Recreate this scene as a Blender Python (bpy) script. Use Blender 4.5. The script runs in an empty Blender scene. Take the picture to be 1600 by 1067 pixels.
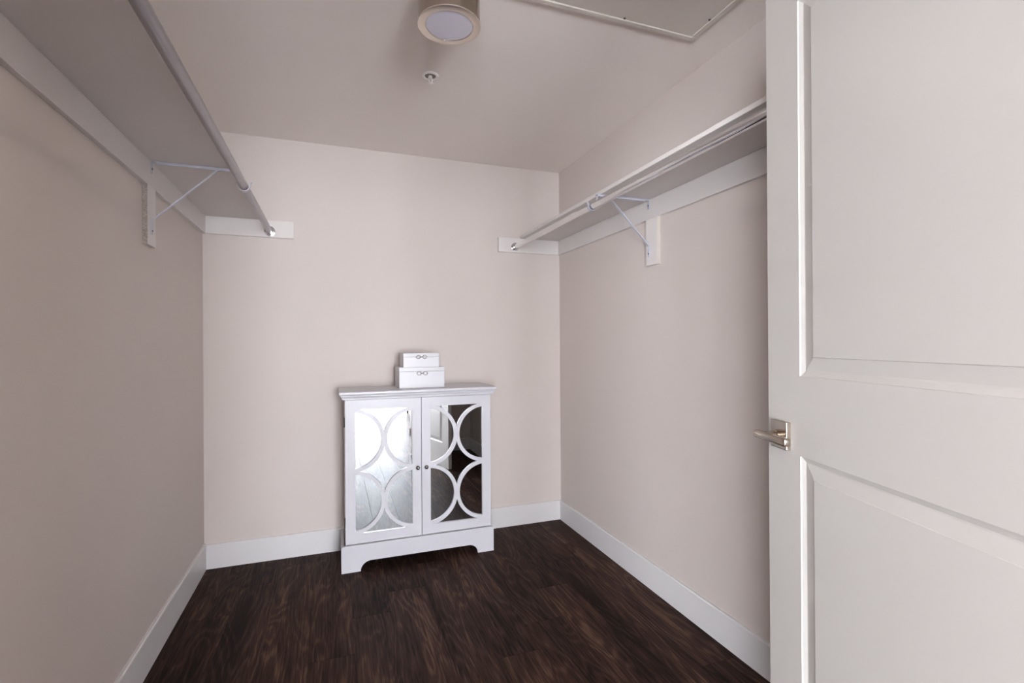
import bpy, bmesh, math, random
from mathutils import Vector, Matrix

random.seed(7)
scn = bpy.context.scene
COL = scn.collection
PI = math.pi

# ------------------------------------------------------------------ camera
W, H = 2.185, 2.44                     # closet width and ceiling height; back wall at y = 0
YAW, PITCH, ROLL = 0.3489, 0.0014, 0.0062
cam_d = bpy.data.cameras.new('camera')
cam_d.sensor_width = 36.0
cam_d.lens = 766.6 * 36.0 / 1600.0
cam_d.clip_start = 0.02
cam = bpy.data.objects.new('camera', cam_d)
COL.objects.link(cam)
_R = Vector((math.cos(YAW), -math.sin(YAW), 0))
_F0 = Vector((math.sin(YAW), math.cos(YAW), 0))
_Zu = Vector((0, 0, 1))
_F = _F0 * math.cos(PITCH) + _Zu * math.sin(PITCH)
_U = -_F0 * math.sin(PITCH) + _Zu * math.cos(PITCH)
_r = _R * math.cos(ROLL) - _U * math.sin(ROLL)
_u = _R * math.sin(ROLL) + _U * math.cos(ROLL)
cam.matrix_world = Matrix(((_r.x, _u.x, -_F.x, 0.6806), (_r.y, _u.y, -_F.y, -3.1452),
                           (_r.z, _u.z, -_F.z, 1.2475), (0, 0, 0, 1)))
scn.camera = cam

# ------------------------------------------------------------------ world, lights, exposure
world = bpy.data.worlds.new('world')
scn.world = world
world.use_nodes = True
wn = world.node_tree.nodes
wn['Background'].inputs['Color'].default_value = (0.72, 0.84, 1.0, 1)
wn['Background'].inputs['Strength'].default_value = 0.6  # sky seen past the balcony door

BX0, BX1, BY0 = -4.9, 3.0, -7.6       # the bedroom beyond the doorway
WINS = ((-4.4, -0.30, 0.06, 2.25), (0.68, 2.20, 0.06, 2.25))   # two unseen glazed doors in its far wall, spans and pier shaped to light the closet


WIN_W, LAMP_W = 62.0, 0.5          # watts per metre of glazing; the ceiling lamp


def area_light(name, loc, rot, sx, sy, power, colour):
    d = bpy.data.lights.new(name, 'AREA')
    d.shape = 'RECTANGLE'
    d.size, d.size_y, d.energy, d.color = sx, sy, power, colour
    o = bpy.data.objects.new(name, d)
    o.location, o.rotation_euler = loc, rot
    COL.objects.link(o)
    return o


# daylight of the open sky in front of the two balcony doors
for wx0, wx1, wz0, wz1 in WINS:
    area_light('window_daylight', ((wx0 + wx1) / 2, BY0 - 0.25, (wz0 + wz1) / 2), (PI / 2, 0, 0),
               wx1 - wx0 + 0.1, wz1 - wz0 + 0.1, WIN_W * (wx1 - wx0), (0.90, 0.94, 1.0))

vs = scn.view_settings
vs.view_transform = 'Standard'
vs.look = 'None'
vs.gamma = 1.0
vs.use_curve_mapping = False
vs.exposure = 2.5

# ------------------------------------------------------------------ materials


def new_mat(name, colour=(0.8, 0.8, 0.8), rough=0.5, metal=0.0, spec=0.5):
    m = bpy.data.materials.new(name)
    m.use_nodes = True
    b = m.node_tree.nodes['Principled BSDF']
    b.inputs['Base Color'].default_value = (*colour, 1)
    b.inputs['Roughness'].default_value = rough
    b.inputs['Metallic'].default_value = metal
    b.inputs['Specular IOR Level'].default_value = spec
    return m, m.node_tree.nodes, m.node_tree.links, b


def add_bump(n, l, b, scale, strength, dist=0.001, detail=3.0):
    tc = n.new('ShaderNodeTexCoord')
    nz = n.new('ShaderNodeTexNoise')
    nz.inputs['Scale'].default_value = scale
    nz.inputs['Detail'].default_value = detail
    l.new(tc.outputs['Object'], nz.inputs['Vector'])
    bp = n.new('ShaderNodeBump')
    bp.inputs['Strength'].default_value = strength
    bp.inputs['Distance'].default_value = dist
    l.new(nz.outputs['Fac'], bp.inputs['Height'])
    l.new(bp.outputs['Normal'], b.inputs['Normal'])
    return tc, nz


def paint(name, colour, rough=0.6, var=0.03, bump=0.25, scale=190, spec=0.4):
    m, n, l, b = new_mat(name, colour, rough, 0, spec)
    tc, nz = add_bump(n, l, b, scale, bump)
    big = n.new('ShaderNodeTexNoise')
    big.inputs['Scale'].default_value = 2.2
    big.inputs['Detail'].default_value = 4
    l.new(tc.outputs['Object'], big.inputs['Vector'])
    mx = n.new('ShaderNodeMix')
    mx.data_type = 'RGBA'
    mx.inputs[6].default_value = (*[c * (1 - var) for c in colour], 1)
    mx.inputs[7].default_value = (*[min(1, c * (1 + var)) for c in colour], 1)
    l.new(big.outputs['Fac'], mx.inputs[0])
    l.new(mx.outputs[2], b.inputs['Base Color'])
    return m


M = {}
M['wall'] = paint('greige_wall_paint', (0.63, 0.562, 0.524), 0.62)
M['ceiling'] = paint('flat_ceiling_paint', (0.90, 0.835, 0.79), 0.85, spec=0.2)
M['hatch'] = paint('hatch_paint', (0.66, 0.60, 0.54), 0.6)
M['trim'] = paint('white_trim_paint', (0.70, 0.68, 0.68), 0.36, 0.015, 0.06, 90)
M['door'] = paint('white_door_paint', (0.535, 0.51, 0.48), 0.38, 0.012, 0.03, 120)
M['shelf'] = paint('white_shelf_paint', (0.70, 0.66, 0.64), 0.45, 0.02, 0.10, 140)
M['cabinet'] = paint('white_cabinet_lacquer', (0.62, 0.61, 0.645), 0.32, 0.01, 0.0, 90)
M['box'] = paint('white_box_leatherette', (0.66, 0.65, 0.67), 0.35, 0.01, 0.0, 260)
M['inside'] = paint('cabinet_board', (0.55, 0.53, 0.52), 0.6)
M['bracket'] = new_mat('grey_white_enamel', (0.50, 0.50, 0.57), 0.35)[0]
M['screw'] = new_mat('dark_screw_steel', (0.16, 0.15, 0.15), 0.35, 1.0)[0]
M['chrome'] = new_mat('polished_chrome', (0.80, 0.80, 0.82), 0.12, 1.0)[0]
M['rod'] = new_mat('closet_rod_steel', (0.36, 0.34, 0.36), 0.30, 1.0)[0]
M['mirror'] = new_mat('mirror_glass', (0.70, 0.72, 0.74), 0.0, 1.0)[0]
M['lens'] = new_mat('frosted_lens', (0.66, 0.635, 0.72), 0.30)[0]
M['plastic'] = new_mat('white_plastic', (0.92, 0.88, 0.85), 0.4)[0]
M['knob'] = new_mat('dark_steel_knob', (0.30, 0.285, 0.28), 0.16, 1.0)[0]
M['cup'] = new_mat('sprinkler_cup', (0.16, 0.145, 0.125), 0.4)[0]
M['dark'] = new_mat('dark_recess', (0.03, 0.028, 0.026), 0.6)[0]
M['frame'] = new_mat('dark_window_frame', (0.05, 0.045, 0.045), 0.45)[0]
M['rhinestone'] = new_mat('silver_rhinestones', (0.88, 0.88, 0.90), 0.05, 1.0)[0]


def nickel(name, colour, rough):
    m, n, l, b = new_mat(name, colour, rough, 1.0)
    tc = n.new('ShaderNodeTexCoord')
    mp = n.new('ShaderNodeMapping')
    mp.inputs['Scale'].default_value = (40, 40, 700)
    nz = n.new('ShaderNodeTexNoise')
    nz.inputs['Scale'].default_value = 1.0
    nz.inputs['Detail'].default_value = 2
    l.new(tc.outputs['Object'], mp.inputs['Vector'])
    l.new(mp.outputs['Vector'], nz.inputs['Vector'])
    mr = n.new('ShaderNodeMapRange')
    mr.inputs['To Min'].default_value = rough * 0.9
    mr.inputs['To Max'].default_value = rough * 1.1
    l.new(nz.outputs['Fac'], mr.inputs['Value'])
    l.new(mr.outputs['Result'], b.inputs['Roughness'])
    return m


M['nickel'] = nickel('brushed_nickel', (0.44, 0.375, 0.315), 0.22)
M['nickel_ring'] = nickel('brushed_nickel_ring', (0.80, 0.71, 0.63), 0.38)


def chipboard():
    m, n, l, b = new_mat('raw_chipboard_edge', (0.5, 0.42, 0.34), 0.85)
    tc = n.new('ShaderNodeTexCoord')
    vo = n.new('ShaderNodeTexVoronoi')
    vo.inputs['Scale'].default_value = 330
    l.new(tc.outputs['Object'], vo.inputs['Vector'])
    cr = n.new('ShaderNodeValToRGB')
    cr.color_ramp.elements[0].color = (0.22, 0.18, 0.16, 1)
    cr.color_ramp.elements[1].color = (0.46, 0.40, 0.36, 1)
    l.new(vo.outputs['Color'], cr.inputs['Fac'])
    l.new(cr.outputs['Color'], b.inputs['Base Color'])
    return m


M['chipboard'] = chipboard()
M['cream_edge'] = paint('dimmed_cream_edge', (0.50, 0.45, 0.40), 0.7)  # shelf paint darkened on this edge to tone down direct window light


def wood(name, dark, mid, light, rough=0.46):
    """planks: grain runs along local y, each plank takes its own slice of the pattern"""
    m, n, l, b = new_mat(name, mid, rough, 0.0, 0.055)
    tc = n.new('ShaderNodeTexCoord')
    oi = n.new('ShaderNodeObjectInfo')
    off = n.new('ShaderNodeVectorMath')
    off.operation = 'SCALE'
    off.inputs[0].default_value = (37.0, 91.0, 13.0)
    l.new(oi.outputs['Random'], off.inputs['Scale'])
    ad = n.new('ShaderNodeVectorMath')
    ad.operation = 'ADD'
    l.new(tc.outputs['Object'], ad.inputs[0])
    l.new(off.outputs['Vector'], ad.inputs[1])

    def noise(sc, detail, rough_=0.5, dist=0.0):
        mp = n.new('ShaderNodeMapping')
        mp.inputs['Scale'].default_value = sc
        nz = n.new('ShaderNodeTexNoise')
        nz.inputs['Scale'].default_value = 1.0
        nz.inputs['Detail'].default_value = detail
        nz.inputs['Roughness'].default_value = rough_
        nz.inputs['Distortion'].default_value = dist
        l.new(ad.outputs['Vector'], mp.inputs['Vector'])
        l.new(mp.outputs['Vector'], nz.inputs['Vector'])
        return nz.outputs['Fac']

    def math_(op, a, b_=None, c=None):
        q = n.new('ShaderNodeMath')
        q.operation = op
        for i, v in enumerate((a, b_, c)):
            if v is None:
                continue
            if isinstance(v, (int, float)):
                q.inputs[i].default_value = v
            else:
                l.new(v, q.inputs[i])
        return q.outputs[0]

    # contour lines of a long smooth noise give cathedral arches
    body = noise((7.0, 1.1, 1.0), 2.0, 0.45, 0.3)
    rings = math_('SINE', math_('MULTIPLY', body, 95.0))
    rings = math_('MULTIPLY_ADD', rings, 0.5, 0.5)
    rings = math_('POWER', rings, 2.2)
    fibre = noise((150.0, 5.0, 1.0), 4.0, 0.65)
    pore = noise((420.0, 16.0, 1.0), 2.0, 0.6)
    broad = noise((10.0, 1.2, 1.0), 3.0, 0.55)
    tone = math_('MULTIPLY_ADD', broad, 1.1, math_('MULTIPLY_ADD', oi.outputs['Random'], 0.14, -0.36))
    tone = math_('MULTIPLY_ADD', rings, 0.20, tone)
    tone = math_('MULTIPLY_ADD', math_('SUBTRACT', fibre, 0.5), 0.95, tone)
    tone = math_('MULTIPLY_ADD', math_('SUBTRACT', pore, 0.5), 0.55, tone)
    cr = n.new('ShaderNodeValToRGB')
    e = cr.color_ramp.elements
    e[0].position, e[0].color = 0.08, (*dark, 1)
    e[1].position, e[1].color = 0.92, (*light, 1)
    k = e.new(0.46)
    k.color = (*mid, 1)
    l.new(tone, cr.inputs['Fac'])
    l.new(cr.outputs['Color'], b.inputs['Base Color'])
    rr = n.new('ShaderNodeMapRange')
    rr.inputs['To Min'].default_value = rough + 0.12
    rr.inputs['To Max'].default_value = rough - 0.06
    l.new(fibre, rr.inputs['Value'])
    l.new(rr.outputs['Result'], b.inputs['Roughness'])
    bp = n.new('ShaderNodeBump')
    bp.inputs['Strength'].default_value = 0.35
    bp.inputs['Distance'].default_value = 0.0008
    l.new(math_('MULTIPLY_ADD', rings, 0.35, fibre), bp.inputs['Height'])
    l.new(bp.outputs['Normal'], b.inputs['Normal'])
    return m


M['plank'] = wood('dark_brown_oak_plank', (0.0135, 0.0078, 0.0068), (0.053, 0.0272, 0.0200), (0.165, 0.094, 0.064))
M['walnut'] = wood('dark_walnut', (0.010, 0.006, 0.004), (0.035, 0.018, 0.010), (0.10, 0.055, 0.03))


def glass():
    m, n, l, b = new_mat('window_glass', (1, 1, 1), 0.0)
    b.inputs['Transmission Weight'].default_value = 1.0
    b.inputs['IOR'].default_value = 1.0
    b.inputs['Alpha'].default_value = 0.12
    return m


M['glass'] = glass()

# ------------------------------------------------------------------ mesh helpers


def add_box(bm, lo, hi, mat=0):
    x0, y0, z0 = lo
    x1, y1, z1 = hi
    v = [bm.verts.new(p) for p in ((x0, y0, z0), (x1, y0, z0), (x1, y1, z0), (x0, y1, z0),
                                   (x0, y0, z1), (x1, y0, z1), (x1, y1, z1), (x0, y1, z1))]
    fs = []
    for q in ((3, 2, 1, 0), (4, 5, 6, 7), (0, 1, 5, 4), (1, 2, 6, 5), (2, 3, 7, 6), (3, 0, 4, 7)):
        f = bm.faces.new([v[i] for i in q])
        f.material_index = mat
        fs.append(f)
    return fs


def bevelled_box(lo, hi, r=0.002, seg=1):
    bm = bmesh.new()
    add_box(bm, lo, hi)
    if r > 0:
        bmesh.ops.bevel(bm, geom=bm.edges[:], offset=r, segments=seg, profile=0.5, affect='EDGES')
    return bm


def add_prism(bm, pts, axis, a, b):
    """polygon pts (2-d) extruded along axis from a to b"""
    def co(p, t):
        if axis == 'x':
            return (t, p[0], p[1])
        if axis == 'y':
            return (p[0], t, p[1])
        return (p[0], p[1], t)
    va = [bm.verts.new(co(p, a)) for p in pts]
    vb = [bm.verts.new(co(p, b)) for p in pts]
    n = len(pts)
    bm.faces.new(va[::-1])
    bm.faces.new(vb)
    for i in range(n):
        j = (i + 1) % n
        bm.faces.new((va[i], va[j], vb[j], vb[i]))


def add_lathe(bm, prof, centre=(0, 0, 0), axis='z', seg=48, close=False):
    """profile (radius, height) turned about an axis"""
    rings = []
    for r, h in prof:
        ring = []
        for k in range(seg if r > 1e-6 else 1):
            a = 2 * PI * k / seg
            c, s = math.cos(a) * r, math.sin(a) * r
            p = {'z': (c, s, h), 'y': (c, h, -s), 'x': (h, c, s)}[axis]
            ring.append(bm.verts.new((p[0] + centre[0], p[1] + centre[1], p[2] + centre[2])))
        rings.append(ring)
    if close:
        rings.append(rings[0])
    for A, B in zip(rings, rings[1:]):
        if len(A) == 1 and len(B) == 1:
            continue
        for k in range(seg):
            j = (k + 1) % seg
            if len(A) == 1:
                bm.faces.new((A[0], B[k], B[j]))
            elif len(B) == 1:
                bm.faces.new((A[k], B[0], A[j]))
            else:
                bm.faces.new((A[k], B[k], B[j], A[j]))


def add_strip(bm, path, width, thick, up=None):
    """flat bar swept along path (3-d points); width along `up`"""
    up = Vector(up).normalized()
    P = [Vector(p) for p in path]
    rings = []
    for i, p in enumerate(P):
        t = (P[min(i + 1, len(P) - 1)] - P[max(i - 1, 0)]).normalized()
        s = t.cross(up).normalized()
        rings.append([bm.verts.new(p + up * a * width / 2 + s * b_ * thick / 2)
                      for a, b_ in ((-1, -1), (1, -1), (1, 1), (-1, 1))])
    for A, B in zip(rings, rings[1:]):
        for k in range(4):
            j = (k + 1) % 4
            bm.faces.new((A[k], A[j], B[j], B[k]))
    bm.faces.new(rings[0][::-1])
    bm.faces.new(rings[-1])


def obj(name, bm, mat, parent=None, smooth=False, loc=None):
    bmesh.ops.recalc_face_normals(bm, faces=bm.faces[:])
    me = bpy.data.meshes.new(name)
    bm.to_mesh(me)
    bm.free()
    for m in (mat if isinstance(mat, (list, tuple)) else [mat]):
        me.materials.append(M[m])
    if smooth:
        me.polygons.foreach_set('use_smooth', [True] * len(me.polygons))
        me.set_sharp_from_angle(angle=math.radians(35))
    o = bpy.data.objects.new(name, me)
    COL.objects.link(o)
    if parent is not None:
        o.parent = parent
    if loc is not None:
        o.location = loc
    return o


def box(name, lo, hi, mat, parent=None, r=0.002, seg=1):
    return obj(name, bevelled_box(lo, hi, r, seg), mat, parent)


def thing(name, label, cat, loc=(0, 0, 0), rotz=0.0, group=None):
    o = bpy.data.objects.new(name, None)
    o.empty_display_size = 0.1
    COL.objects.link(o)
    o.location = loc
    o.rotation_euler = (0, 0, rotz)
    o['label'], o['category'] = label, cat
    if group:
        o['group'] = group
    return o


def struct(o, label=None):
    o['kind'] = 'structure'
    if label:
        o['label'] = label
    return o


def sbox(name, lo, hi, mat, label, r=0.0):
    return struct(box(name, lo, hi, mat, None, r), label)


# ------------------------------------------------------------------ the room shell
NY0, NY1 = -3.16, -3.055              # the wall with the doorway: bedroom face, closet face
DX0, DX1, DZ = 0.53, 1.540, 2.175      # doorway

sbox('wall_back', (-0.12, 0.0, 0), (W + 0.12, 0.12, H), 'wall', 'greige painted wall behind the white cabinet')
sbox('wall_left', (-0.12, NY0, 0), (0, 0, H), 'wall', 'shaded greige wall under the shelf with the dull rod')
sbox('wall_right', (W, NY0, 0), (W + 0.12, 0, H), 'wall', 'bright greige wall beside the open door')
bm = bmesh.new()
add_box(bm, (0, NY0, 0), (DX0, NY1, H))
add_box(bm, (DX1, NY0, 0), (W, NY1, H))
add_box(bm, (DX0, NY0, DZ), (DX1, NY1, H))
struct(obj('wall_front', bm, 'wall'), 'greige wall around the closet doorway')
sbox('ceiling', (-0.12, NY0, H), (W + 0.12, 0.12, H + 0.1), 'ceiling', 'flat painted closet ceiling')

# bedroom beyond the doorway, seen in the cabinet mirrors and the source of the daylight
bm = bmesh.new()
add_box(bm, (BX0, NY0, 0), (-0.12, NY1, H))
add_box(bm, (W + 0.12, NY0, 0), (BX1, NY1, H))
struct(obj('wall_bedroom_near', bm, 'wall'), 'bedroom wall on both sides of the closet')
sbox('wall_bedroom_left', (BX0 - 0.12, BY0, 0), (BX0, NY1, H), 'wall', 'left bedroom wall')
sbox('wall_bedroom_right', (BX1, BY0, 0), (BX1 + 0.12, NY1, H), 'wall', 'right bedroom wall')
bm = bmesh.new()
edge = BX0 - 0.12
for wx0, wx1, wz0, wz1 in WINS:
    add_box(bm, (edge, BY0 - 0.14, 0), (wx0, BY0, H))
    add_box(bm, (wx0, BY0 - 0.14, wz1), (wx1, BY0, H))
    add_box(bm, (wx0, BY0 - 0.14, 0), (wx1, BY0, wz0))
    edge = wx1
add_box(bm, (edge, BY0 - 0.14, 0), (BX1 + 0.12, BY0, H))
struct(obj('wall_bedroom_far', bm, 'wall'), 'far bedroom wall around the glazed balcony doors')
sbox('ceiling_bedroom', (BX0 - 0.12, BY0 - 0.14, H), (BX1 + 0.12, NY0, H + 0.1), 'ceiling', 'bedroom ceiling')

fw = 0.05
for wi, (x0, x1, z0, z1) in enumerate(WINS):
    win = struct(thing('window_%d' % (wi + 1), ('wide', 'narrow')[wi] + ' unseen glazed balcony door, sized to throw daylight into the closet',
                       'window', (0, BY0 - 0.07, 0)))
    del win['category']
    n_pane = (4, 2)[wi]
    bm = bmesh.new()
    add_box(bm, (x0, -0.03, z0), (x1, 0.03, z0 + fw))
    add_box(bm, (x0, -0.03, z1 - fw), (x1, 0.03, z1))
    for k in range(n_pane + 1):
        c = x0 + fw / 2 + (x1 - x0 - fw) * k / n_pane
        add_box(bm, (c - fw / 2, -0.03, z0 + fw), (c + fw / 2, 0.03, z1 - fw))
    obj('window_frame', bm, 'frame', win)
    for k in range(n_pane):
        a = x0 + fw / 2 + (x1 - x0 - fw) * k / n_pane + fw / 2
        b_ = x0 + fw / 2 + (x1 - x0 - fw) * (k + 1) / n_pane - fw / 2
        box('pane', (a, -0.004, z0 + fw), (b_, 0.004, z1 - fw), 'glass', win, 0)

# floor: a dark base with every plank laid on it
PT = 0.006
bm = bmesh.new()
add_box(bm, (-0.12, NY1, -0.1), (W + 0.12, 0.12, -PT))
add_box(bm, (BX0 - 0.12, BY0 - 0.14, -0.1), (BX1 + 0.12, NY1, -PT))
floor = struct(obj('floor', bm, 'dark'), 'dark brown wood plank floor')
PW, PL = 0.178, 1.22
_plank_mesh = {}


def plank(x, y, w, ln):
    key = (round(w, 3), round(ln, 3))
    if key not in _plank_mesh:
        g = 0.00025
        b = bmesh.new()
        fs = add_box(b, (g, g, -PT), (w - g, ln - g, 0.0))
        top = [e for e in fs[1].edges]
        bmesh.ops.bevel(b, geom=top, offset=0.0006, segments=1, affect='EDGES')
        bmesh.ops.recalc_face_normals(b, faces=b.faces[:])
        me = bpy.data.meshes.new('plank')
        b.to_mesh(me)
        b.free()
        me.materials.append(M['plank'])
        _plank_mesh[key] = me
    o = bpy.data.objects.new('plank', _plank_mesh[key])
    COL.objects.link(o)
    o.parent = floor
    o.location = (x, y, 0)


X_OFF = 0.045
row = 0
x = X_OFF - PW * math.ceil((X_OFF - BX0) / PW)
while x < BX1:
    xa, xb = max(x, BX0), min(x + PW, BX1)
    stag = (row * 0.47 + 0.31 * (row % 3)) % 1.0
    y = -stag * PL
    y = y + PL
    segs = []
    while y > BY0:
        segs.append((max(y - PL, BY0), min(y, 0.0)))
        y -= PL
    for ya, yb in segs:
        if yb - ya < 0.02 or xb - xa < 0.004:
            continue
        # in the closet only between its side walls
        if yb <= NY1:
            plank(xa, ya, xb - xa, yb - ya)
        else:
            ca, cb = max(xa, 0.0), min(xb, W)
            if cb - ca > 0.004:
                if ya >= NY1 or (ca == xa and cb == xb):
                    plank(ca, ya, cb - ca, yb - ya)
                else:
                    plank(ca, max(ya, NY1), cb - ca, yb - max(ya, NY1))
                    if ya < NY0 - 0.02:
                        plank(xa, ya, xb - xa, NY0 - ya)
            elif ya < NY0 - 0.02:
                plank(xa, ya, xb - xa, NY0 - ya)
    x += PW
    row += 1

# baseboards (eased top edge)
BH, BT = 0.134, 0.013


def base_prof(sign):
    return [(0, 0.0), (sign * BT, 0.0), (sign * BT, BH - 0.006), (sign * (BT - 0.004), BH), (0, BH)]


bm = bmesh.new()
add_prism(bm, base_prof(-1), 'x', 0.0, W)
struct(obj('baseboard_back', bm, 'trim'), 'white baseboard along the back wall')
bm = bmesh.new()
add_prism(bm, [(p[0], p[1] + (0.009 if p[1] > 0 else 0)) for p in base_prof(1)], 'y', NY1, -BT)
struct(obj('baseboard_left', bm, 'trim'), 'white baseboard along the shaded left wall')
bm = bmesh.new()
add_prism(bm, [(W + p[0], p[1]) for p in base_prof(-1)], 'y', NY1, -BT)
struct(obj('baseboard_right', bm, 'trim'), 'white baseboard along the right wall')
bm = bmesh.new()
add_prism(bm, [(NY1 + p[0], p[1]) for p in base_prof(1)], 'x', BT, DX0 - 0.07)
add_prism(bm, [(NY1 + p[0], p[1]) for p in base_prof(1)], 'x', DX1 + 0.075, W - BT)
struct(obj('baseboard_front', bm, 'trim'), 'white baseboard beside the doorway')
# door lining and casing
bm = bmesh.new()
add_box(bm, (DX0, NY0, 0), (DX0 + 0.012, NY1, DZ))
add_box(bm, (DX1 - 0.012, NY0, 0), (DX1, NY1, DZ))
add_box(bm, (DX0 + 0.012, NY0, DZ - 0.012), (DX1 - 0.012, NY1, DZ))
struct(obj('trim_1', bm, 'trim'), 'white lining of the closet doorway')
bm = bmesh.new()
for ya, yb in ((NY1, NY1 + 0.012), (NY0 - 0.012, NY0)):
    add_box(bm, (DX0 - 0.065, ya, 0), (DX0, yb, DZ + 0.065))
    add_box(bm, (DX1, ya, 0), (DX1 + 0.065, yb, DZ + 0.065))
    add_box(bm, (DX0, ya, DZ), (DX1, yb, DZ + 0.065))
struct(obj('trim_2', bm, 'trim'), 'white casing around the closet doorway')

# ------------------------------------------------------------------ the open door
# local frame: x from the free edge towards the hinge, y out of the face seen by the camera
DE = Vector((1.72705, -2.18825, 0))
DD = Vector((-0.28247, -0.95928, 0))
DW, DT, DB, DTOP = 0.868, 0.035, 0.012, 2.162
door = struct(thing('door_1', 'open white two panel door with a nickel lever handle', 'door'))
del door['category']
# rows: local x -> DD, local y -> face normal
DN = Vector((-0.95928, 0.28247, 0))
door.matrix_world = Matrix(((DD.x, DN.x, 0, DE.x), (DD.y, DN.y, 0, DE.y), (0, 0, 1, 0), (0, 0, 0, 1)))
# local x, y, z is left-handed unless y points out of the face; check and mirror through normals recalculation
ST = 0.124
PANELS = ((0.25, 0.980), (1.165, DTOP - 0.13))
bm = bmesh.new()
add_box(bm, (0, -DT, DB), (ST, 0, DTOP))
add_box(bm, (DW - ST, -DT, DB), (DW, 0, DTOP))
zs = [DB, PANELS[0][0], PANELS[0][1], PANELS[1][0], PANELS[1][1], DTOP]
for a, b_ in ((zs[0], zs[1]), (zs[2], zs[3]), (zs[4], zs[5])):
    add_box(bm, (ST, -DT, a), (DW - ST, 0, b_))
bmesh.ops.remove_doubles(bm, verts=bm.verts[:], dist=1e-5)
obj('leaf', bm, 'door', door)
PROF = [(0, 0), (0.0012, -0.0026), (0.0045, -0.0038), (0.0115, -0.0066), (0.0150, -0.0066),
        (0.0435, -0.0022), (0.0450, -0.0008)]
for za, zb in PANELS:
    bm = bmesh.new()
    for side in (0, 1):
        prev = None
        for ins, dep in PROF:
            yy = dep if side == 0 else -DT - dep
            r_ = [bm.verts.new(p) for p in ((ST + ins, yy, za + ins), (DW - ST - ins, yy, za + ins),
                                            (DW - ST - ins, yy, zb - ins), (ST + ins, yy, zb - ins))]
            if prev:
                for k in range(4):
                    bm.faces.new((prev[k], prev[(k + 1) % 4], r_[(k + 1) % 4], r_[k]))
            prev = r_
        bm.faces.new(prev)
    obj('panel', bm, 'door', door)
# lever handle
HU, HZ = 0.059, 1.0185
hand = box('door_handle', (HU - 0.031, -0.0005, HZ - 0.0335), (HU + 0.031, 0.0115, HZ + 0.0335), 'nickel', door, 0.0016, 2)
hand['label'] = 'brushed nickel lever handle on a square rose'
bm = bmesh.new()
add_lathe(bm, [(0.0, 0.0115), (0.0125, 0.0115), (0.0125, 0.020), (0.0108, 0.0215), (0.0092, 0.023),
               (0.0092, 0.052), (0, 0.052)], (HU, 0, HZ), 'y', 28)
obj('neck', bm, 'nickel', hand, True)
bm = bevelled_box((HU - 0.028, 0.042, HZ - 0.010), (HU + 0.098, 0.060, HZ + 0.009), 0.0045, 3)
obj('lever', bm, 'nickel', hand, True)
# the matching handle on the other face
hand2 = box('door_handle', (HU - 0.031, -DT - 0.0115, HZ - 0.0335), (HU + 0.031, -DT + 0.0005, HZ + 0.0335), 'nickel', door, 0.0016, 2)
bm = bmesh.new()
add_lathe(bm, [(0.0, -0.0115 - DT), (0.0125, -0.0115 - DT), (0.0092, -0.023 - DT), (0.0092, -0.045 - DT), (0, -0.045 - DT)], (HU, 0, HZ), 'y', 28)
obj('neck', bm, 'nickel', hand2, True)
obj('lever', bevelled_box((HU - 0.028, -DT - 0.052, HZ - 0.010), (HU + 0.098, -DT - 0.036, HZ + 0.009), 0.0045, 3), 'nickel', hand2, True)
box('latch_plate', (-0.001, -DT / 2 - 0.012, HZ - 0.028), (0.0015, -DT / 2 + 0.012, HZ + 0.028), 'nickel', door, 0.0004)
for hz in (0.25, 1.08, 1.92):
    bm = bmesh.new()
    add_lathe(bm, [(0, hz - 0.045), (0.006, hz - 0.045), (0.006, hz + 0.045), (0, hz + 0.045)], (DW + 0.002, 0.004, 0), 'z', 16)
    obj('hinge', bm, 'nickel', door, True)

# ------------------------------------------------------------------ shelves, brackets, rods
SH_D, SH_T = 0.297, 0.018
SY0 = NY1 + 0.004


def wall_shelf(side, zb, block_y, end_len, label):
    """side -1: on the left wall, +1: on the right wall; zb: underside of the board"""
    wx = 0.0 if side < 0 else W

    def X(d):
        return wx + d if side < 0 else wx - d

    def span(d0, d1):
        return (min(X(d0), X(d1)), max(X(d0), X(d1)))
    t = thing('wall_shelf', label, 'shelf', (X(SH_D / 2), -1.5, zb))
    off = Vector(t.location)

    def part(name, lo, hi, mat, r=0.0012):
        o = box(name, lo, hi, mat, t, r)
        o.location = -off
        return o
    a, b_ = span(0.0, SH_D)
    part('board', (a, SY0, zb), (b_, -0.0005, zb + SH_T), 'shelf', 0.0015)
    a, b_ = span(0.0, 0.018)
    part('back_cleat', (a, SY0, zb - 0.098), (b_, -0.0185, zb - 0.0003), 'shelf')
    a, b_ = span(0.0, end_len)
    part('end_cleat', (a, -0.018, zb - 0.098), (b_, -0.0003, zb - 0.0003), 'shelf')
    # mounting block: painted face, edge towards the doorway raw chipboard on the left, darkened against window light on the right
    a, b_ = span(0.0, 0.018)
    bm = bmesh.new()
    fs = add_box(bm, (a, block_y - 0.046, zb - 0.328), (b_, block_y + 0.046, zb - 0.0985))
    fs[2].material_index = 1
    o = obj('mounting_block', bm, ['shelf', 'chipboard' if side < 0 else 'cream_edge'], t)
    o.location = -off
    return t


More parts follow.
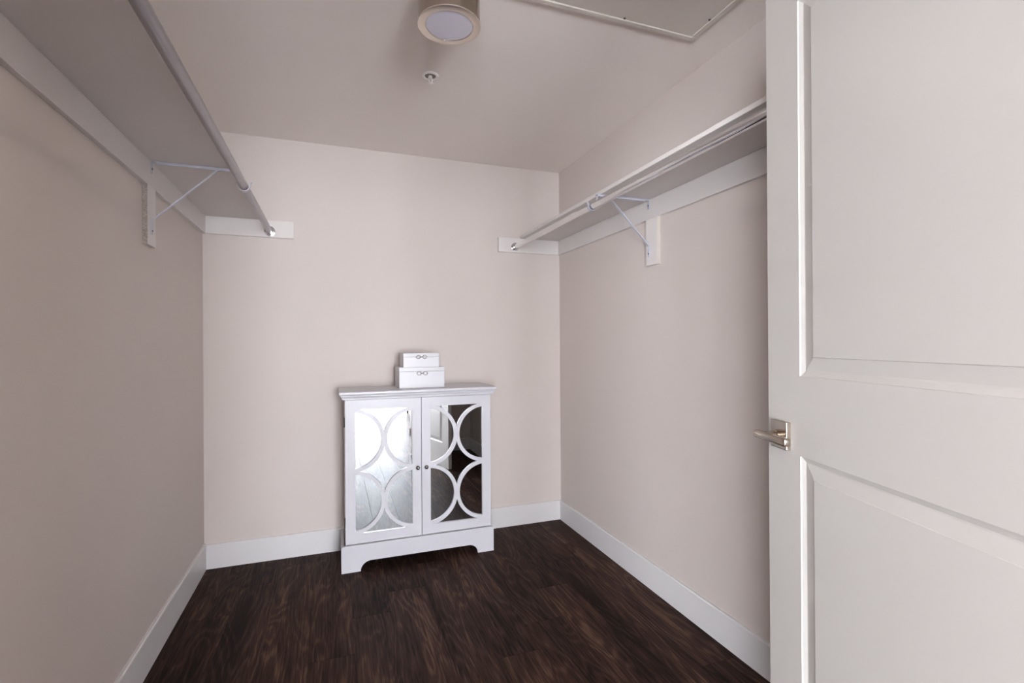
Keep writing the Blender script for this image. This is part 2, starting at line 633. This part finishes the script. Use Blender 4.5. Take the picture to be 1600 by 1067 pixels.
def bracket(side, zb, y, label):
    wx = 0.0185 if side < 0 else W - 0.0185
    s = 1 if side < 0 else -1
    t = thing('shelf_bracket', label, 'bracket', (wx, y, zb))
    bw = 0.013

    def P(d, z):
        return (s * d, 0, z)
    up = (0, 1, 0)
    # arm: upper tab on the cleat, then out under the board to the hook
    bm = bmesh.new()
    add_strip(bm, [P(0.002, -0.047), P(0.002, -0.006), P(0.006, -0.0025), P(0.30, -0.0025)], bw, 0.0032, up)
    arm = obj('arm', bm, 'bracket', t)
    # a stiffening flange along the arm
    bm = bmesh.new()
    add_box(bm, (min(s * 0.02, s * 0.285), -0.0015, -0.010), (max(s * 0.02, s * 0.285), 0.0015, -0.003))
    obj('flange', bm, 'bracket', arm)
    # brace
    bm = bmesh.new()
    add_strip(bm, [P(0.002, -0.286), P(0.002, -0.236), P(0.006, -0.228), P(0.225, -0.012), P(0.250, -0.006)], bw, 0.0036, up)
    obj('brace', bm, 'bracket', t)
    # hook: bar comes forward, dips and cradles the rod from below
    rc = 0.339 - 0.0185
    zr = RODZ - zb
    path = [P(0.285, -0.004), P(rc - 0.026, -0.014), P(rc - 0.0255, zr + 0.012)]
    for k in range(13):
        a = PI + PI * k / 12 * 0.98
        path.append(P(rc + 0.0215 * math.cos(a), zr + 0.0215 * math.sin(a)))
    path.append(P(rc + 0.0235, zr + 0.012))
    path.append(P(rc + 0.0285, zr + 0.018))
    bm = bmesh.new()
    add_strip(bm, path, 0.016, 0.0026, up)
    obj('rod_hook', bm, 'bracket', t, True)
    for z in (-0.030, -0.270):
        bm = bmesh.new()
        add_lathe(bm, [(0, s * 0.0036), (0.0042, s * 0.0036), (0.0034, s * 0.0062), (0, s * 0.0066)], (0, 0, z), 'x', 16)
        obj('screw', bm, 'screw', t, True)
    return t


RODZ = 1.8945
ROD_R = 0.0162


def rod(side, label):
    x = 0.339 if side < 0 else W - 0.339
    y0, y1 = SY0, -0.0183
    t = thing('hanging_rod', label, 'closet rod', (x, (y0 + y1) / 2, RODZ))
    L = (y1 - y0) / 2
    bm = bmesh.new()
    add_lathe(bm, [(0, -L + 0.002), (ROD_R, -L + 0.002), (ROD_R, L - 0.003), (0, L - 0.003)], (0, 0, 0), 'y', 40)
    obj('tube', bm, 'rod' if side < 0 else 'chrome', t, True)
    # flange socket on the end cleat
    bm = bmesh.new()
    add_lathe(bm, [(0.0168, L), (0.0290, L), (0.0290, L - 0.0018), (0.0215, L - 0.003), (0.0215, L - 0.013),
                   (0.0200, L - 0.0145), (0.0168, L - 0.0145)], (0, 0, 0), 'y', 36, True)
    so = obj('end_socket', bm, 'chrome', t, True)
    for a in (-1, 1):
        bm = bmesh.new()
        add_lathe(bm, [(0, L - 0.0045), (0.0026, L - 0.004), (0.003, L - 0.0016), (0, L - 0.0016)], (a * 0.0255, 0, 0), 'y', 12)
        obj('screw', bm, 'screw', so, True)
    return t


wall_shelf(-1, 1.9585, -0.872, 0.466, 'white shelf on the shaded wall, its block showing a raw chipboard edge')
wall_shelf(1, 1.9555, -1.093, 0.459, 'white shelf on the bright wall behind the open door')
bracket(-1, 1.9582, -0.880, 'pale grey metal bracket under the shelf on the shaded wall')
bracket(1, 1.9552, -1.075, 'pale grey metal bracket under the shelf nearest the open door')
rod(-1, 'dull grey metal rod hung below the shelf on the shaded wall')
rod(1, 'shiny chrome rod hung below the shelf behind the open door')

# ------------------------------------------------------------------ cabinet
CX = 1.1515
CYF = -0.337                           # front of the base
cab = thing('mirrored_cabinet', 'small white two door cabinet with mirrored circle lattice doors', 'cabinet', (CX, -0.18, 0))
coff = Vector((CX, -0.18, 0))


def cpart(name, bm, mat, parent=None, smooth=False):
    o = obj(name, bm, mat, cab if parent is None else parent, smooth)
    if parent is None:
        o.location = -coff
    return o


CL, CR_ = 0.7365, 1.5665               # carcass sides
YB = -0.016                            # back of the cabinet
TOPZ = 0.982
# carcass: sides, back, bottom, top rail
cpart('side_panel', bevelled_box((CL, -0.303, 0.14), (CL + 0.016, YB, 0.94), 0.001), 'cabinet')
cpart('side_panel', bevelled_box((CR_ - 0.016, -0.303, 0.14), (CR_, YB, 0.94), 0.001), 'cabinet')
cpart('back_panel', bevelled_box((CL + 0.016, YB - 0.006, 0.14), (CR_ - 0.016, YB, 0.94), 0), 'inside')
cpart('bottom_board', bevelled_box((CL + 0.016, -0.30, 0.14), (CR_ - 0.016, YB - 0.006, 0.156), 0), 'inside')
# crown top: thin slab above a cove moulding, swept round front and sides
bm = bmesh.new()


def crown_ring(out, z):
    return [(CL - out, YB, z), (CL - out, -0.322 - out, z), (CR_ + out, -0.322 - out, z), (CR_ + out, YB, z)]


prof = [(0.0, 0.938), (0.014, 0.938), (0.014, 0.943), (0.016, 0.950), (0.0205, 0.956), (0.0225, 0.957), (0.0225, 0.961),
        (0.028, 0.967), (0.0300, 0.970), (0.0300, TOPZ - 0.004), (0.0270, TOPZ), (0.0, TOPZ)]
rings = [[bm.verts.new(p) for p in crown_ring(o_, z_)] for o_, z_ in prof]
for A, B in zip(rings, rings[1:]):
    for k in range(4):
        j = (k + 1) % 4
        bm.faces.new((A[k], A[j], B[j], B[k]))
bm.faces.new(rings[-1])
bm.faces.new(rings[0][::-1])
cpart('top', bm, 'cabinet')
# base: apron with cut-out feet at the front, plain sides
bx0, bx1, bz = 0.7145, 1.5775, 0.146


def foot_arc(xc, sgn):
    pts = []
    for k in range(13):
        a = PI / 2 * k / 12
        pts.append((xc + sgn * (0.056 * (1 - math.cos(a)) + 0.0), 0.053 * math.sin(a)))
    return pts


pts = [(bx0, 0.0)] + [(0.8125, 0.0)] + foot_arc(0.814, 1) + foot_arc(1.4795, -1)[::-1] + [(1.481, 0.0), (bx1, 0.0), (bx1, bz - 0.016)]
for k in range(1, 7):
    a = PI / 2 * k / 6
    pts.append((bx1 - 0.014 * (1 - math.cos(a)) - 0.0, bz - 0.016 + 0.014 * math.sin(a)))
for k in range(6, -1, -1):
    a = PI / 2 * k / 6
    pts.append((bx0 + 0.014 * (1 - math.cos(a)), bz - 0.016 + 0.014 * math.sin(a)))
bm = bmesh.new()
add_prism(bm, pts, 'y', CYF, CYF + 0.018)
cpart('apron', bm, 'cabinet')
for xa, xb in ((bx0, bx0 + 0.018), (bx1 - 0.018, bx1)):
    cpart('base_side', bevelled_box((xa, CYF + 0.018, 0.0), (xb, YB, bz - 0.016), 0.001), 'cabinet')

# doors
DYF, DYB = -0.322, -0.304
OZ0, OZ1 = 0.200, 0.882
R_IN, R_OUT, R_OFF = 0.1545, 0.1755, 0.0158


def clip_poly(poly, xa, xb, za, zb):
    """clip a 2-d polygon to a rectangle"""
    def cut(pl, inside, cross):
        out = []
        for i, p in enumerate(pl):
            q = pl[i - 1]
            if inside(p):
                if not inside(q):
                    out.append(cross(q, p))
                out.append(p)
            elif inside(q):
                out.append(cross(q, p))
        return out

    def lerp(q, p, t):
        return (q[0] + (p[0] - q[0]) * t, q[1] + (p[1] - q[1]) * t)
    for ax, v, sg in ((0, xa, 1), (0, xb, -1), (1, za, 1), (1, zb, -1)):
        poly = cut(poly, lambda p: sg * (p[ax] - v) >= -1e-9, lambda q, p: lerp(q, p, (v - q[ax]) / (p[ax] - q[ax])))
        if not poly:
            return poly
    return poly


def cab_door(xa, xb, oa, ob, knob_x, hinge_x):
    bm = bmesh.new()
    za, zb = 0.147, 0.9345
    add_box(bm, (xa, DYF, za), (oa, DYB, zb))
    add_box(bm, (ob, DYF, za), (xb, DYB, zb))
    add_box(bm, (oa, DYF, za), (ob, DYB, OZ0))
    add_box(bm, (oa, DYF, OZ1), (ob, DYB, zb))
    bmesh.ops.remove_doubles(bm, verts=bm.verts[:], dist=1e-6)
    d = cpart('door', bm, 'cabinet')
    # lattice arcs: ring sectors centred just outside the opening, clipped to it
    hz = (OZ1 - OZ0) / 4
    for zc in (OZ0 + hz, OZ0 + 3 * hz):
        for xc, sg in ((oa - R_OFF, 1), (ob + R_OFF, -1)):
            bm = bmesh.new()
            N = 56
            for k in range(N):
                a0 = -PI / 2 + PI * k / N
                a1 = -PI / 2 + PI * (k + 1) / N
                quad = [(xc + sg * r_ * math.cos(a), zc + r_ * math.sin(a))
                        for r_, a in ((R_IN, a0), (R_OUT, a0), (R_OUT, a1), (R_IN, a1))]
                # each arc keeps to its own half, so neighbours meet without overlap
                xm = (oa + ob) / 2
                zm = (OZ0 + OZ1) / 2
                lim = (oa, xm) if sg > 0 else (xm, ob)
                zl = (OZ0, zm) if zc < zm else (zm, OZ1)
                q = clip_poly(quad, lim[0], lim[1], zl[0], zl[1])
                if len(q) >= 3:
                    f_ = [bm.verts.new((p[0], DYF + 0.0005, p[1])) for p in q]
                    g_ = [bm.verts.new((p[0], DYF + 0.0085, p[1])) for p in q]
                    bm.faces.new(f_)
                    bm.faces.new(g_[::-1])
                    m_ = len(q)
                    for i in range(m_):
                        j = (i + 1) % m_
                        bm.faces.new((f_[i], f_[j], g_[j], g_[i]))
            bmesh.ops.remove_doubles(bm, verts=bm.verts[:], dist=1e-6)
            # drop inner walls shared by neighbouring slices
            cnt = {}
            for f_ in bm.faces:
                cnt.setdefault(tuple(sorted(v.index for v in f_.verts)), []).append(f_)
            bm.verts.index_update()
            cnt = {}
            for f_ in bm.faces:
                cnt.setdefault(tuple(sorted(v.index for v in f_.verts)), []).append(f_)
            bmesh.ops.delete(bm, geom=[f_ for v in cnt.values() if len(v) > 1 for f_ in v], context='FACES_ONLY')
            obj('lattice_arc', bm, 'cabinet', d)
    mi = obj('mirror', bevelled_box((oa - 0.004, DYF + 0.0088, OZ0 - 0.004), (ob + 0.004, DYF + 0.0125, OZ1 + 0.004), 0), 'mirror', d)
    mi['label'] = 'mirror glass behind the lattice'
    bm = bmesh.new()
    pr = [(0.0, 0.024), (0.0055, 0.0232), (0.0098, 0.020), (0.0118, 0.0155), (0.0108, 0.0115), (0.0068, 0.009),
          (0.0048, 0.0055), (0.0070, 0.0015), (0.0078, 0.0), (0.0, 0.0)]
    add_lathe(bm, [(r_, DYF - h_) for r_, h_ in pr], (knob_x, 0, 0.5355), 'y', 28)
    k = obj('knob', bm, 'knob', d, True)
    k['label'] = 'round metal knob'
    for z in (0.262, 0.813):
        bm = bmesh.new()
        add_lathe(bm, [(0, z - 0.027), (0.003, z - 0.027), (0.003, z + 0.027), (0, z + 0.027)], (hinge_x, -0.305, 0), 'z', 12)
        add_box(bm, (hinge_x - 0.0015, -0.302, z - 0.024), (hinge_x + 0.0015, -0.290, z + 0.024))
        h = obj('hinge', bm, 'screw', d)
    return d


cab_door(0.7370, 1.1500, 0.7895, 1.0995, 1.1290, 0.7340)
cab_door(1.1530, 1.5660, 1.2035, 1.5135, 1.1775, 1.5690)

# ------------------------------------------------------------------ boxes on the cabinet


def gift_box(x0, x1, yf, yb, z0, z1, zl, bow_z, label):
    t = thing('keepsake_box', label, 'box', ((x0 + x1) / 2, (yf + yb) / 2, z0))
    off = Vector(t.location)
    g = 0.0011
    b = obj('body', bevelled_box((x0 + g, yf + g, z0), (x1 - g, yb - g, zl - 0.0003), 0.0012, 2), 'box', t)
    b.location = -off
    l_ = obj('lid', bevelled_box((x0, yf, zl + 0.0003), (x1, yb, z1), 0.0016, 2), 'box', t)
    l_.location = -off
    # bow clasp: two faceted loops, a knot, two tails
    bx, bz_ = (x0 + x1) / 2, bow_z
    bm = bmesh.new()
    for sg in (-1, 1):
        loop = []
        for k in range(15):
            a = 2 * PI * k / 15
            r_ = 0.0105 * (1 + 0.35 * math.cos(a))
            loop.append((bx + sg * (0.0145 + 1.15 * r_ * math.cos(a)), bz_ + 0.92 * r_ * math.sin(a)))
        for p in loop:
            bmesh.ops.create_icosphere(bm, subdivisions=1, radius=0.0034, matrix=Matrix.Translation((p[0], yf - 0.0028, p[1])))
    bmesh.ops.create_icosphere(bm, subdivisions=1, radius=0.0055, matrix=Matrix.Translation((bx, yf - 0.003, bz_)))
    o = obj('bow_clasp', bm, 'rhinestone', t)
    o.location = -off
    o['label'] = 'sparkling silver bow clasp'
    return t


gift_box(1.036, 1.304, -0.252, -0.045, TOPZ + 0.0004, 1.104, 1.080, 1.068, 'larger white box under the small one, with a rhinestone bow clasp')
gift_box(1.061, 1.273, -0.247, -0.075, 1.1044, 1.186, 1.164, 1.164, 'smaller white box on top, with a rhinestone bow clasp')

# ------------------------------------------------------------------ ceiling fittings
lx, ly, lr, lz = 1.049, -1.541, 0.1030, 2.300
lamp = thing('ceiling_lamp', 'brushed nickel drum ceiling lamp with a frosted round lens', 'lamp', (lx, ly, H))


def lz_(z):
    return z - H


bm = bmesh.new()
add_lathe(bm, [(0, -0.0002), (lr * 0.985, -0.0002), (lr * 0.985, lz_(lz + 0.006)), (lr * 0.97, lz_(lz + 0.006)), (0, lz_(lz + 0.006))], (0, 0, 0), 'z', 72)
obj('drum', bm, 'nickel', lamp, True)
bm = bmesh.new()
add_lathe(bm, [(lr * 0.985, lz_(lz + 0.0055)), (lr + 0.0008, lz_(lz + 0.005)), (lr + 0.0008, lz_(lz + 0.0012)), (lr - 0.001, lz_(lz)),
               (0.0795, lz_(lz)), (0.0780, lz_(lz + 0.0012)), (0.0780, lz_(lz + 0.0055))], (0, 0, 0), 'z', 72, True)
obj('trim_ring', bm, 'nickel_ring', lamp, True)
bm = bmesh.new()
add_lathe(bm, [(0, lz_(lz + 0.0008)), (0.05, lz_(lz + 0.001)), (0.0772, lz_(lz + 0.0022)), (0.0772, lz_(lz + 0.0055)), (0, lz_(lz + 0.0055))], (0, 0, 0), 'z', 64)
obj('lens', bm, 'lens', lamp, True)
bm = bmesh.new()
add_box(bm, (-0.004, 0.068, lz_(lz - 0.0016)), (0.004, 0.079, lz_(lz + 0.001)))
bmesh.ops.bevel(bm, geom=bm.edges[:], offset=0.0006, segments=1, affect='EDGES')
obj('lens_clip', bm, 'chrome', lamp)

# the lamp is lit: its light leaves the lens downwards in a wide cone
ld = bpy.data.lights.new('ceiling_lamp_light', 'SPOT')
ld.energy, ld.color, ld.spot_size, ld.spot_blend, ld.shadow_soft_size = LAMP_W, (1.0, 0.86, 0.74), math.radians(176), 0.12, 0.05
lo_ = bpy.data.objects.new('ceiling_lamp_light', ld)
COL.objects.link(lo_)
lo_.location = (lx, ly, lz - 0.055)

sp = thing('fire_sprinkler', 'white fire sprinkler head with a round plate on the ceiling', 'sprinkler', (1.093, -0.966, H))
bm = bmesh.new()
add_lathe(bm, [(0.024, -0.0002), (0.037, -0.0002), (0.0365, -0.003), (0.031, -0.0062), (0.026, -0.0055), (0.024, -0.003)], (0, 0, 0), 'z', 44, True)
obj('escutcheon', bm, 'plastic', sp, True)
bm = bmesh.new()
add_lathe(bm, [(0, -0.0008), (0.0242, -0.0008), (0.0242, -0.0030), (0.0, -0.0030)], (0, 0, 0), 'z', 36)
obj('recess_cup', bm, 'cup', sp, True)
bm = bmesh.new()
add_lathe(bm, [(0, -0.003), (0.0085, -0.003), (0.0085, -0.010), (0.0055, -0.013), (0.0, -0.013)], (0, 0, 0), 'z', 24)
for s in (-1, 1):
    add_strip(bm, [(s * 0.0080, 0, -0.010), (s * 0.0085, 0, -0.018), (s * 0.0050, 0, -0.028), (s * 0.001, 0, -0.033)], 0.004, 0.0028, (0, 1, 0))
obj('frame', bm, 'plastic', sp, True)
bm = bmesh.new()
add_lathe(bm, [(0, -0.032), (0.0035, -0.032), (0.0115, -0.0358), (0.0115, -0.0374), (0.003, -0.0374), (0.002, -0.039), (0, -0.039)], (0, 0, 0), 'z', 24)
obj('deflector', bm, 'plastic', sp, True)

# attic hatch
hx1, hy1 = 2.018, -1.572
hx0, hy0 = 1.15, -2.45
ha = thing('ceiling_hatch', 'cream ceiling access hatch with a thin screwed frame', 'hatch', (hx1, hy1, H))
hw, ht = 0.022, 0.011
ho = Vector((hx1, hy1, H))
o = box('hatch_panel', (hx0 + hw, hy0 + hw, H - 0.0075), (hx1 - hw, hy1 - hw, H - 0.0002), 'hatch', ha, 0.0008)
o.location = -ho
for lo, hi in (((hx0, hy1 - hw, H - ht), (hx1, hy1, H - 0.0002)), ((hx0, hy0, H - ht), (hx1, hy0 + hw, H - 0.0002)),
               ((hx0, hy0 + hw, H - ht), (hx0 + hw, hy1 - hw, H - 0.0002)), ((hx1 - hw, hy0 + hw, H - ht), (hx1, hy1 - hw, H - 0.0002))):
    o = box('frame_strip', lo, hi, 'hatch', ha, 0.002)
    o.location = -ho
for sx, sy in ((1.690, hy1 - 0.028), (hx1 - 0.028, -1.698)):
    bm = bmesh.new()
    add_lathe(bm, [(0, -0.0115), (0.0028, -0.0108), (0.0045, -0.0086), (0.0045, -0.0074), (0, -0.0074)], (0, 0, 0), 'z', 16)
    o = obj('screw', bm, 'screw', ha, True)
    o.location = (sx - hx1, sy - hy1, 0)

# ------------------------------------------------------------------ bedroom dresser, caught in the cabinet mirror
dr = thing('dresser', 'low dark walnut dresser in the bedroom, seen only in the cabinet mirror', 'dresser', (2.10, -5.85, 0))
obj('body', bevelled_box((-0.22, -0.50, 0.12), (0.22, 0.50, 0.70), 0.004), 'walnut', dr)
obj('top', bevelled_box((-0.245, -0.52, 0.7003), (0.235, 0.52, 0.725), 0.004), 'walnut', dr)
for i in range(3):
    za = 0.145 + i * 0.185
    d_ = obj('drawer', bevelled_box((-0.238, -0.485, za), (-0.2203, 0.485, za + 0.172), 0.003), 'walnut', dr)
    for yk in (-0.25, 0.25):
        bm = bmesh.new()
        add_lathe(bm, [(0, -0.2383), (0.006, -0.2383), (0.006, -0.250), (0.013, -0.255), (0.011, -0.263), (0, -0.265)], (0, yk, za + 0.09), 'x', 18)
        obj('knob', bm, 'nickel', d_, True)
for xa in (-0.19, 0.19):
    for ya in (-0.46, 0.46):
        bm = bmesh.new()
        add_lathe(bm, [(0, 0.0), (0.014, 0.0), (0.022, 0.1198), (0, 0.1198)], (xa, ya, 0), 'z', 16)
        obj('leg', bm, 'walnut', dr, True)
